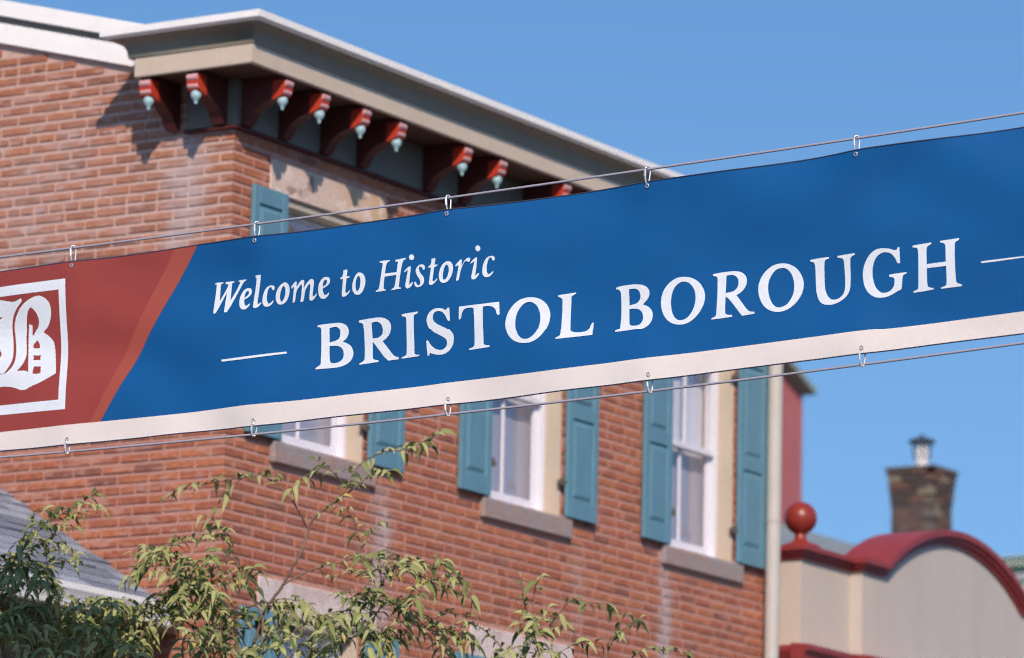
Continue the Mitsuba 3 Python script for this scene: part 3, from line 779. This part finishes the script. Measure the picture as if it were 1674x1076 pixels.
def smooth_ring(pts):
    """One corner cutting pass that leaves sharp corners alone."""
    p = np.array(pts, float)
    out = []
    n = len(p)
    for i in range(n):
        a, b, c = p[i - 1], p[i], p[(i + 1) % n]
        v1, v2 = b - a, c - b
        t = abs(math.atan2(v1[0] * v2[1] - v1[1] * v2[0], v1 @ v2))
        if t > math.radians(52) or min(np.linalg.norm(v1), np.linalg.norm(v2)) < 2.5:
            out.append(b)
        else:
            out += [b - 0.25 * v1, b + 0.25 * v2]
    return np.array(out)
GLYPHS = """B|1930,491 1945,494 2011,496 2055,495 2079,490 2099,479 2111,461 2114,440 2109,422 2098,407 2080,396 2104,386 2124,372 2135,353 2138,334 2134,314 2122,296 2102,284 2075,274 2040,270 1985,270 1931,269 1928,276 1946,287 1957,293 1957,318 1957,393 1954,458 1951,474 1943,481 1930,481|2002,470 2017,474 2039,474 2053,468 2061,456 2063,435 2060,417 2046,406 2028,402 2005,398|2005,378 2031,378 2056,374 2071,365 2080,349 2082,329 2076,311 2058,299 2036,295 2017,296 2009,305 2006,324
R|2169,495 2191,498 2250,501 2283,502 2315,497 2340,484 2355,462 2356,434 2346,407 2324,388 2307,379 2364,314 2378,301 2401,295 2402,283 2365,282 2333,281 2254,373 2248,378 2250,302 2257,296 2284,290 2285,280 2225,277 2173,275 2171,283 2197,293 2202,306 2197,466 2191,478 2171,483|2244,476 2262,480 2281,478 2297,467 2306,445 2306,424 2297,407 2275,399 2247,399
I|2415,505 2455,508 2512,510 2513,500 2493,494 2488,488 2493,304 2501,299 2520,297 2522,289 2472,286 2418,284 2417,292 2440,299 2448,307 2443,478 2439,488 2417,494
S|2696,511 2700,447 2692,444 2686,447 2670,477 2654,493 2632,499 2611,496 2601,483 2602,460 2615,445 2639,432 2682,412 2707,392 2720,368 2717,336 2704,310 2680,291 2649,283 2617,287 2595,293 2582,299 2577,287 2566,285 2559,358 2569,363 2583,342 2602,323 2627,311 2653,309 2673,321 2680,341 2671,360 2646,374 2603,396 2576,421 2563,449 2563,477 2579,501 2605,514 2632,516 2658,510 2675,501 2685,512
T|2749,511 2855,514 2967,518 2969,515 2974,453 2962,452 2956,459 2951,478 2940,490 2924,497 2903,500 2884,499 2882,493 2887,319 2894,312 2921,309 2923,298 2861,295 2803,293 2802,301 2829,308 2836,319 2832,492 2826,498 2797,499 2779,495 2769,482 2761,450 2748,446
O|3133,528 3169,522 3201,507 3228,480 3244,449 3247,417 3240,381 3223,349 3195,320 3159,302 3117,298 3075,307 3044,325 3019,354 3006,392 3006,428 3017,463 3040,495 3070,518 3102,527|3128,504 3152,497 3173,477 3187,449 3193,417 3191,385 3181,357 3161,334 3135,321 3109,322 3088,335 3072,359 3062,392 3061,428 3069,459 3087,487 3107,501
L|3278,525 3330,528 3378,531 3379,523 3362,515 3354,510 3356,349 3363,340 3386,334 3417,333 3440,336 3453,344 3465,376 3475,381 3479,375 3475,313 3381,310 3281,307 3281,316 3299,322 3307,331 3306,498 3301,507 3279,516
B|3593,533 3620,539 3676,542 3712,540 3742,534 3763,521 3774,502 3774,480 3764,463 3741,442 3769,431 3790,409 3797,386 3792,358 3776,337 3751,325 3716,321 3650,318 3595,317 3594,326 3614,332 3623,340 3621,499 3615,516 3607,522 3594,524|3665,518 3687,519 3704,517 3718,507 3724,488 3722,468 3711,454 3690,448 3667,445|3667,425 3693,425 3716,421 3733,407 3742,386 3741,364 3728,348 3700,344 3677,348 3670,361
O|3959,554 3994,548 4030,529 4058,498 4072,465 4074,438 4067,408 4047,374 4018,346 3983,328 3943,325 3902,335 3869,358 3846,391 3834,432 3836,468 3849,502 3874,529 3904,547 3931,554|3949,531 3977,525 4000,507 4016,479 4021,447 4019,416 4007,386 3987,361 3963,350 3935,350 3914,365 3899,391 3891,427 3891,463 3902,498 3922,520
R|4107,553 4149,557 4214,559 4249,554 4274,540 4289,517 4290,491 4277,465 4258,449 4240,441 4266,409 4301,366 4316,358 4338,356 4338,345 4301,342 4272,340 4201,425 4182,438 4183,363 4192,354 4222,351 4222,340 4168,337 4110,336 4110,344 4130,350 4137,360 4135,522 4130,537 4109,543|4181,537 4199,540 4222,536 4239,522 4245,499 4240,477 4223,463 4201,459 4182,458
O|4474,573 4508,565 4543,545 4570,514 4585,477 4585,447 4574,412 4549,379 4515,354 4476,342 4442,344 4407,356 4378,381 4357,418 4348,458 4351,493 4368,527 4395,553 4429,570|4469,549 4491,544 4513,525 4529,495 4535,460 4532,425 4517,395 4496,373 4466,365 4444,370 4424,390 4409,422 4401,458 4403,493 4418,523 4440,545
U|4616,573 4664,577 4716,578 4717,569 4699,564 4691,556 4691,472 4693,433 4703,404 4720,385 4739,379 4764,383 4785,399 4793,424 4794,463 4791,553 4784,563 4758,568 4758,578 4805,581 4850,583 4850,574 4832,567 4824,557 4823,443 4819,413 4805,388 4778,369 4744,356 4710,355 4681,362 4662,379 4651,406 4645,437 4643,538 4638,554 4630,561 4616,563
G|5074,591 5076,516 5066,515 5058,520 5049,543 5032,562 5008,572 4984,571 4960,558 4943,533 4934,499 4936,464 4944,433 4959,408 4980,391 5002,388 5023,393 5040,407 5046,424 5046,448 5041,453 5018,459 5018,470 5061,473 5110,474 5110,466 5095,461 5089,455 5086,399 5081,393 5062,388 5038,375 5009,366 4976,364 4942,373 4913,394 4893,424 4884,460 4883,495 4893,529 4914,562 4943,586 4974,594 5003,592 5027,587 5046,579 5058,580 5065,592
H|5138,591 5187,595 5235,597 5236,588 5218,582 5210,572 5212,500 5307,503 5305,576 5298,586 5277,590 5277,600 5329,602 5375,604 5376,594 5360,588 5353,579 5356,412 5362,401 5385,394 5385,384 5330,382 5280,380 5280,388 5301,393 5310,401 5308,481 5213,479 5214,403 5221,394 5245,389 5246,381 5197,376 5141,374 5143,382 5162,388 5169,396 5167,563 5160,577 5139,581
dash|5479,487 5486,489 5692,495 5806,498 5810,496 5810,490 5692,486 5489,477 5481,480
dash|1378,362 1758,373 1766,366 1764,359 1386,348 1377,353
W|1322,751 1345,753 1371,752 1373,746 1360,742 1357,730 1356,660 1392,718 1400,736 1382,741 1385,752 1436,752 1437,745 1425,741 1422,734 1419,659 1449,704 1467,735 1470,742 1459,746 1462,754 1508,754 1510,748 1496,743 1481,724 1407,601 1399,597 1390,597 1384,602 1393,694 1343,602 1334,595 1324,597 1322,606 1332,733 1332,742 1322,743
e|1524,711 1538,706 1545,693 1542,677 1526,663 1500,652 1501,633 1509,623 1520,625 1530,633 1536,634 1533,621 1522,610 1506,602 1489,604 1474,617 1469,641 1472,669 1483,691 1502,708|1519,695 1525,688 1521,676 1509,668 1500,665 1503,680 1510,691
l|1564,767 1595,769 1598,761 1584,664 1580,636 1583,624 1591,629 1601,634 1603,627 1595,616 1581,607 1564,603 1553,609 1552,624 1570,745 1569,754 1561,759
c|1672,710 1681,700 1680,686 1670,682 1663,690 1660,700 1650,699 1639,685 1634,660 1635,636 1643,622 1656,624 1669,635 1675,635 1672,623 1659,611 1640,604 1620,608 1608,624 1606,648 1612,676 1625,698 1644,710
o|1747,718 1764,707 1772,685 1769,657 1758,630 1739,613 1717,608 1698,614 1686,634 1685,660 1695,687 1714,707 1733,717|1736,698 1744,688 1744,664 1737,641 1725,626 1717,627 1712,641 1714,664 1723,687 1731,697
m|1779,692 1805,715 1813,715 1815,705 1814,691 1838,717 1852,720 1860,715 1860,699 1857,683 1883,711 1902,720 1914,715 1919,703 1916,687 1907,646 1907,634 1915,636 1929,648 1932,643 1924,629 1908,615 1894,612 1885,617 1884,631 1894,684 1891,694 1878,683 1862,661 1853,618 1845,611 1831,611 1838,647 1845,688 1842,696 1828,685 1810,663 1803,626 1799,614 1785,612 1788,637 1795,674 1796,688 1784,679
e|1991,722 2005,717 2012,704 2009,688 1993,675 1967,664 1968,645 1976,635 1987,636 1996,645 2003,646 2000,633 1989,622 1973,614 1956,616 1942,629 1937,652 1940,680 1951,702 1969,719|1986,706 1992,699 1988,687 1976,679 1968,677 1970,691 1977,702
t|2085,744 2109,748 2111,737 2106,714 2123,714 2121,705 2105,701 2096,639 2105,633 2115,642 2125,650 2124,639 2110,624 2094,615 2081,614 2073,622 2074,638 2083,700 2067,701 2069,710 2080,714 2086,733
o|2173,728 2195,723 2209,705 2214,682 2210,654 2197,630 2179,617 2160,617 2146,625 2134,647 2136,674 2146,701 2159,721|2171,709 2181,701 2183,680 2180,657 2172,641 2162,637 2157,649 2156,673 2161,695
H|2289,772 2321,773 2350,772 2351,766 2337,761 2330,748 2325,709 2390,710 2394,749 2396,756 2380,760 2380,770 2413,773 2440,775 2441,767 2429,762 2421,747 2405,651 2405,637 2417,632 2417,625 2390,625 2359,622 2360,630 2373,633 2380,644 2388,694 2323,691 2318,645 2319,635 2330,630 2331,624 2301,622 2271,621 2272,629 2286,634 2292,645 2308,747 2308,759 2291,763
i|2468,733 2471,722 2464,664 2462,644 2470,650 2483,656 2485,649 2473,631 2457,623 2444,625 2438,634 2440,653 2450,698 2452,712 2439,704 2431,702 2431,709 2452,728
dot|2488,772 2485,764 2478,759 2469,760 2461,766 2458,775 2460,783 2468,788 2477,787 2485,781
s|2545,731 2552,717 2546,706 2538,705 2533,718 2521,725 2515,715 2522,696 2542,676 2548,657 2543,637 2524,625 2503,624 2492,634 2489,648 2491,655 2499,654 2505,640 2516,635 2524,645 2521,659 2504,682 2495,703 2500,721 2516,734 2532,736
t|2583,756 2607,760 2609,749 2604,727 2621,727 2619,718 2603,713 2594,652 2602,646 2613,655 2622,663 2622,652 2608,637 2592,628 2579,628 2572,635 2573,651 2582,713 2566,713 2568,722 2579,727 2585,745
o|2674,739 2695,734 2708,714 2709,691 2702,664 2687,640 2663,630 2644,634 2631,650 2627,678 2634,705 2650,729|2671,720 2681,712 2684,691 2679,669 2668,651 2656,650 2652,664 2654,689 2661,712
r|2718,713 2745,739 2755,740 2757,731 2754,710 2772,736 2788,746 2801,743 2803,731 2796,722 2786,723 2780,729 2767,721 2752,690 2745,649 2740,636 2726,635 2729,660 2736,700 2737,712 2722,704
i|2838,744 2841,732 2835,675 2832,655 2840,661 2853,667 2855,660 2843,642 2828,634 2814,636 2809,645 2811,663 2820,708 2823,722 2810,714 2802,712 2802,719 2822,738
dot|2858,782 2856,774 2848,769 2839,770 2832,776 2829,785 2831,793 2838,798 2848,797 2855,791
c|2931,742 2939,732 2938,719 2929,715 2922,722 2919,732 2910,732 2900,717 2894,693 2894,670 2902,656 2914,658 2927,669 2932,669 2930,658 2917,645 2899,638 2880,643 2869,658 2868,681 2873,708 2886,730 2904,742
emblem_frame|433,846 452,183 39,185 -231,187 -265,833 7,838|394,794 407,234 37,234 -199,235 -227,787 9,788
emblem|278,774 319,752 340,718 342,670 325,623 287,585 318,567 349,540 362,507 377,385 376,369 289,331 231,316 182,295 122,318 72,326 32,327 -27,315 -96,292 -127,310 -79,355 -31,384 -12,399 54,387 83,401 116,433 124,469 120,518 103,600 101,641 119,688 156,732 200,758 244,773|216,721 244,698 262,656 258,624 223,574 215,579 216,632 196,639 193,609 191,561 202,463 208,386 192,399 138,399 166,425 186,460 188,496 177,554 178,602 180,651 188,691 202,715|249,550 269,522 266,506 227,510 224,526|228,473 281,469 274,457 276,449 279,445 231,449 236,460|241,416 284,412 283,380 263,374 235,380 235,396
emblem|10,775 70,763 111,754 159,770 162,754 122,720 93,674 85,618 99,536 106,483 101,447 77,412 54,391 -2,402 6,446 24,477 32,493 23,510 -19,553 -42,612 -30,660 15,677 32,686 14,690 -46,677 -97,698 -130,750 -111,781 -51,788"""
def print_mesh(poly):
    m = extr(poly, 0.0012)
    for _ in range(3):
        if m.edges_unique_length.max() < 0.05:
            break
        v, f = trimesh.remesh.subdivide_to_size(m.vertices, m.faces, 0.05, max_iter=10)
        m = trimesh.Trimesh(v, f, process=False)
    v = m.vertices
    P = surf(v[:, 0], v[:, 1], 0.0016 + v[:, 2])
    m = trimesh.Trimesh(P, m.faces, process=False)
    m.fix_normals()
    return m
for line in GLYPHS.strip().split('\n'):
    name, *rings = line.split('|')
    rings = [smooth_ring([tuple(map(float, q.split(','))) for q in r.split()]) / 1000 for r in rings]
    poly = Polygon(rings[0]).buffer(0)
    for r in rings[1:]:
        poly = poly.difference(Polygon(r).buffer(0))
    part = {'dash': 'ruled_line', 'emblem': 'emblem', 'emblem_frame': 'emblem_frame', 'dot': 'letter_dot'}.get(name, 'letter')
    if part in ('letter', 'ruled_line'):
        poly = poly.buffer(-0.0013, join_style='mitre')
    k = add(f'{BN}__{part}', print_mesh(poly), 'print_white')
labels[BN + '__emblem'] = {'label': 'white blackletter capital B in a square frame'}

def cable(fe, label, grp):
    us = np.linspace(-7.0, 14.0, 260)
    return add('support_cable', tube(np.stack([np.full_like(us, BX - 0.004), BY - us, BZ + fe(us)], 1), 0.0062, 8), 'cable_steel', label, 'cable', grp, smooth=True)
cable(f_tc, 'thin grey steel cable running above the banner', 'cables holding the banner')
cable(f_bc, 'thin grey steel cable running below the banner', 'cables holding the banner')
hook_u = [0.466, 1.572, 2.676, 3.764, 4.860]
nice_t = ['above the red panel beside the emblem', 'over the italic word Welcome', 'over the italic word Historic', 'over the word Borough where the roof edge ends', 'at the top edge against open sky']
nice_b = ['below the red panel, lowest at the left', 'below the short white line, under the left shutters', 'below the word Bristol beside bare brick', 'below the letter R, crossing a teal shutter', 'below the letter H against open sky']
def hook(u, top, text):
    k = numbered('snap_hook')
    if top:
        za, zb = f_tc(u) + 0.010, f_top(u) - 0.012
    else:
        za, zb = f_bot(u) + 0.016, f_bc(u) - 0.010
    th = rng.uniform(0.7, 1.2)
    d = np.array([-math.sin(th), math.cos(th), 0])        # the loop's own plane turned about the vertical
    L = za - zb
    lean = rng.uniform(-0.006, 0.006)
    bx = BX - 0.010
    c = lambda s, t: np.array([bx, BY - u, BZ + zb]) + d * s + np.array([0, 0, t]) + np.array([0, lean * t / L, 0])
    w = 0.0132
    loop = [c(w * math.cos(a), L - w + w * math.sin(a)) for a in np.linspace(0, math.pi, 9)] + [c(-w, L * 0.6), c(-w * 0.8, L * 0.3)] + [c(w * 0.55 * math.cos(a), w * 0.55 + w * 0.55 * math.sin(a)) for a in np.linspace(math.pi, 2 * math.pi, 9)] + [c(w * 0.8, L * 0.3), c(w, L * 0.6)]
    scene[k + '__body'] = mikit.ply(tube(loop, 0.0041, 8, closed=True), 'steel', smooth=40)
    gate = tube([c(w, L * 0.42), c(w * 1.02, L * 0.82)], 0.006, 8)
    scene[k + '__gate'] = mikit.ply(gate, 'steel', smooth=40)
    gz = (f_top(u) - 0.022) if top else (f_bot(u) + 0.028)
    ring = [surf(np.array(u + 0.008 * math.cos(a)), np.array(gz + 0.008 * math.sin(a)), 0.003) for a in np.linspace(0, 2 * math.pi, 16, endpoint=False)]
    add(BN + '__grommet', tube(ring, 0.0035, 6, closed=True), 'steel', smooth=40)
    tag(k, f'small steel snap hook {text}', 'snap hook', 'snap hooks along the top cable' if top else 'snap hooks along the bottom cable')
for u, t in zip(hook_u, nice_t):
    hook(u, True, t)
for u, t in zip([0.472, 1.589, 2.700, 3.798, 4.897], nice_b):
    hook(u, False, t)

# ---------------------------------------------------------------- the street tree
TR = 'street_tree'
tag(TR, 'young tree with drooping narrow leaves in front of the brick house', 'tree')
TWIGS = [
[[-3.08,-2.33,4.7],[-3.13,-2.49,5.09],[-3.13,-2.62,5.26],[-3.14,-2.73,5.42],[-3.09,-2.74,5.53],[-3.09,-2.77,5.61],[-3.09,-2.91,5.7],[-3.07,-2.97,5.77],[-2.94,-2.94,5.9],[-2.93,-3.09,5.98],[-2.91,-3.25,5.99],[-2.83,-3.34,6.06],[-2.73,-3.36,6.11]],
[[-2.96,-2.9,5.79],[-3.07,-2.89,5.86],[-3.1,-2.83,5.89],[-3.1,-2.75,5.83]],
[[-3.02,-2.87,5.71],[-3.02,-2.99,5.78],[-2.89,-3.04,5.88],[-2.96,-3.19,5.87]],
[[-3.03,-2.71,5.56],[-3.18,-2.71,5.69],[-3.15,-2.58,5.8],[-3.22,-2.51,5.85],[-3.4,-2.47,5.81],[-3.38,-2.28,5.8],[-3.54,-2.23,5.76],[-3.51,-2.1,5.71]],
[[-3.17,-2.52,5.08],[-3.23,-2.44,5.26],[-3.24,-2.35,5.45],[-3.36,-2.35,5.57],[-3.43,-2.3,5.61]],
[[-3.21,-2.44,4.86],[-3.3,-2.29,5.15],[-3.46,-2.26,5.31],[-3.56,-2.12,5.4],[-3.58,-1.94,5.41]],
[[-3.34,-2.31,5.14],[-3.41,-2.34,5.3],[-3.44,-2.4,5.4],[-3.33,-2.3,5.44]],
[[-4.25,-1.53,5.0],[-4.3,-1.71,5.33],[-4.19,-1.75,5.47],[-4.21,-1.9,5.53],[-4.1,-1.96,5.61],[-4.11,-2.08,5.66]],
[[-4.07,-1.57,4.8],[-4.15,-1.55,5.09],[-4.15,-1.61,5.26],[-4.14,-1.72,5.29]],
[[-4.08,-1.58,4.8],[-4.12,-1.76,5.04],[-4.04,-1.75,5.15],[-4.09,-1.72,5.27]],
[[-3.02,-3.06,4.86],[-3.12,-3.2,5.12],[-3.07,-3.28,5.32],[-2.94,-3.35,5.3],[-2.93,-3.48,5.24],[-2.8,-3.57,5.19]],
[[-2.87,-2.96,4.88],[-2.86,-3.03,5.09],[-2.86,-3.14,5.17],[-2.78,-3.21,5.08],[-2.76,-3.41,4.99]],
[[-2.29,-3.77,4.83],[-2.43,-3.76,5.08],[-2.45,-3.73,5.19],[-2.49,-3.73,5.32]],
[[-2.44,-3.77,5.07],[-2.45,-3.8,5.27],[-2.5,-3.86,5.31]],
[[-2.55,-3.78,4.76],[-2.59,-3.68,4.93],[-2.66,-3.61,5.02],[-2.81,-3.57,5.06]],
[[-2.61,-3.82,4.76],[-2.54,-3.81,4.96],[-2.67,-3.84,5.04]],
[[-2.55,-3.97,4.76],[-2.48,-3.94,5.03],[-2.47,-4.02,5.17],[-2.5,-4.18,5.16],[-2.37,-4.26,5.16]],
[[-2.44,-4.22,4.76],[-2.44,-4.28,4.95],[-2.47,-4.39,5.02],[-2.33,-4.39,5.08]],
[[-2.41,-4.26,4.76],[-2.4,-4.44,4.9],[-2.32,-4.59,4.9],[-2.23,-4.67,4.89]],
[[-3.32,-2.59,4.84],[-3.26,-2.74,4.96],[-3.24,-2.93,5.05],[-3.18,-3.04,5.09],[-3.08,-3.14,5.08]],
[[-3.28,-2.13,4.82],[-3.14,-2.3,5.08],[-3.14,-2.46,5.16],[-3.01,-2.61,5.18]],
[[-3.62,-1.71,4.85],[-3.58,-1.78,5.07],[-3.48,-1.97,5.12],[-3.48,-2.21,5.21],[-3.42,-2.29,5.2]],
[[-3.14,-2.63,5.26],[-3.07,-2.76,5.34],[-3.01,-2.94,5.39],[-2.95,-2.99,5.45],[-2.93,-2.96,5.58]],
[[-2.97,-2.91,5.39],[-2.93,-2.98,5.44],[-2.91,-2.98,5.37]],
[[-3.8,-1.39,4.8],[-3.77,-1.46,5.0],[-3.77,-1.66,5.07],[-3.64,-1.78,5.1]],
[[-3.7,-1.98,4.75],[-3.76,-2.14,4.93],[-3.62,-2.2,5.04],[-3.57,-2.4,5.07]],
[[-3.0,-2.69,4.8],[-2.95,-2.89,4.96],[-2.85,-3.02,5.0],[-2.83,-3.17,4.97]],
[[-4.04,-1.91,4.71],[-4.06,-1.96,4.87],[-3.95,-2.04,4.95]],
[[-3.74,-2.42,4.72],[-3.78,-2.44,4.91],[-3.69,-2.57,4.95],[-3.6,-2.66,4.91]],
[[-3.95,-1.4,4.75],[-4.01,-1.39,4.94],[-4.07,-1.31,5.07]],
[[-3.36,-2.74,4.75],[-3.28,-2.88,4.92],[-3.28,-3.05,4.96]],
[[-3.25,-1.86,4.77],[-3.31,-1.75,4.94],[-3.46,-1.72,4.95]],
[[-3.45,-2.41,4.73],[-3.38,-2.64,4.89],[-3.37,-2.7,4.98]]
]
fork = np.array([-3.35, -2.6, 3.1])
add(TR + '__trunk', tube(spline([(-3.3, -2.6, 0.0), (-3.33, -2.6, 0.6), (-3.31, -2.58, 1.8), fork], 0.1), np.linspace(0.075, 0.045, len(spline([(-3.3, -2.6, 0.0), (-3.33, -2.6, 0.6), (-3.31, -2.58, 1.8), fork], 0.1))), 12), 'bark', smooth=True)
leaves = []          # (mesh arrays, rank)
NS = 6
def leaf(base, d, up, size, tone):
    d = d / np.linalg.norm(d)
    side = np.cross(d, up); side /= np.linalg.norm(side) + 1e-9
    nrm = np.cross(side, d)
    ts = np.linspace(0, 1, NS)
    prof = np.sin(np.pi * ts ** 0.8) ** 0.85 * (1 - 0.25 * ts)
    width = size * 0.172 * rng.uniform(0.85, 1.2)
    cup = rng.uniform(0.25, 0.6)
    curl = rng.uniform(0.25, 0.75)
    v, uv = [], []
    for t, w in zip(ts, prof):
        c = base + d * size * t + np.array([0, 0, -1]) * size * curl * t * t + nrm * size * 0.10 * math.sin(3 * t)
        for s in (-1, 0, 1):
            v.append(c + side * s * width * w + nrm * abs(s) * width * w * cup)
            uv.append((tone, 0.5 + 0.5 * s))
    f = []
    for i in range(NS - 1):
        for j in range(2):
            a = i * 3 + j
            f += [[a, a + 1, a + 4], [a, a + 4, a + 3]]
    return np.array(v), np.array(f), np.array(uv)
nbr = 0
def grow(pts, r0, r1, spacing, start, rank, depth=0, sub=0.0):
    p = spline(pts, 0.03)
    p = p + 0.004 * (rng.random((len(p), 3)) - 0.5)
    wood.append(tube(p, np.linspace(r0, r1, len(p)), 6))
    seg = np.linalg.norm(np.diff(p, axis=0), axis=1)
    s = np.concatenate([[0], np.cumsum(seg)])
    x = start * s[-1]
    alt = rng.integers(0, 2)
    while x < s[-1]:
        i = min(np.searchsorted(s, x), len(p) - 1)
        i0 = max(i - 1, 0)
        t = p[i] - p[i0]
        t = t / (np.linalg.norm(t) + 1e-9)
        sd = np.cross(t, [0, 0, 1.0])
        sd = sd / (np.linalg.norm(sd) + 1e-6)
        sg = 1 if alt % 2 else -1
        d = 0.55 * sg * sd + 0.38 * t + np.array([0, 0, -0.05 + rng.uniform(-0.35, 0.35)]) + rng.normal(0, 0.18, 3)
        up = np.array([-0.40, -0.30, 0.75]) - 0.25 * sg * sd + rng.normal(0, 0.28, 3)      # leaves turn towards the light
        tone = rng.random()
        leaves.append((leaf(p[i], d, up, 0.104 * rng.uniform(0.58, 1.0), tone), rank))
        if sub and rng.random() < sub and depth < 2:
            q = p[i]
            dd = 0.7 * sg * sd + 0.4 * t + np.array([0, 0, rng.uniform(-0.35, 0.35)]) + rng.normal(0, 0.25, 3)
            dd /= np.linalg.norm(dd)
            ln = rng.uniform(0.14, 0.30)
            grow([q, q + dd * ln * 0.5 + [0, 0, 0.01], q + dd * ln + [0, 0, -0.04]], 0.0022, 0.0012, spacing, 0.15, rank + 1, depth + 1, sub * 0.5)
        x += spacing * rng.uniform(0.7, 1.3)
        alt += 1
NAMES_DENSE = set(range(6, 6 + 1))
for i, pts in enumerate(TWIGS):
    wood = []
    pts = [np.array(q) for q in pts]
    low = max(q[2] for q in pts) < 5.42
    dense = low and pts[0][0] < -2.6
    lush = dense and float((pts[0] - np.array([-3.28, -2.6, 4.9])) @ RT) < -0.75      # the side of the crown towards the low roof
    rank = 1 if dense else 0
    thick = 0.010 if i == 0 else 0.0055
    start = 0.52 if i == 0 else (0.12 if dense else 0.3)
    grow(pts, thick, 0.002, 0.023 if lush else 0.027 if dense else 0.031, start, rank, 0, 0.46 if lush else 0.27 if dense else (0.12 if pts[0][0] < -2.6 else 0.03))
    if pts[0][2] < 5.12:              # limbs that rise out of the fork below the picture
        a = pts[0]
        dirn = a - pts[1]
        mid = (a + fork) / 2 + np.array([0.25 * (a[0] - fork[0]), 0.25 * (a[1] - fork[1]), -0.15])
        ctl = spline([fork, mid, a], 0.06)
        wood.append(tube(ctl, np.linspace(0.022, thick, len(ctl)), 7))
        n0 = len(leaves)
        for k in range(4):
            q = ctl[int(len(ctl) * rng.uniform(0.40, 0.9 if a[0] < -3.2 else 0.65))]
            dd = rng.normal(0, 1, 3); dd[2] = rng.uniform(-0.3, 0.3); dd /= np.linalg.norm(dd)
            ln = rng.uniform(0.2, 0.5)
            grow([q, q + dd * ln * 0.5 + [0, 0, 0.03], q + dd * ln + [0, 0, -0.04]], 0.003, 0.0013, 0.04, 0.2, 5, 1, 0.2)
    nm = TR + '__branch' + (f'_{nbr:03d}' if nbr else '')
    scene[nm] = mikit.ply(cat(wood), 'bark', smooth=True)
    nbr += 1
order = sorted(range(len(leaves)), key=lambda k: (leaves[k][1], k))
near = set(order[:290])
rest_v, rest_f, rest_uv, at, nl = [], [], [], 0, 0
for k, ((v, f, uv), _) in enumerate(leaves):
    if k in near:
        scene[TR + '__leaf' + (f'_{nl:03d}' if nl else '')] = mikit.ply(trimesh.Trimesh(v, f, process=False), 'leaf', smooth=True, uv=uv)
        nl += 1
    else:
        rest_v.append(v); rest_f.append(f + at); rest_uv.append(uv); at += len(v)
scene[TR + '__foliage'] = mikit.ply(trimesh.Trimesh(np.vstack(rest_v), np.vstack(rest_f), process=False), 'leaf', smooth=True, uv=np.vstack(rest_uv))
labels[TR + '__foliage'] = {'kind': 'stuff'}
print('leaves', len(leaves), 'bricks', len(brick_list), len(chosen), 'shingles', ns, 'entries', len(scene))
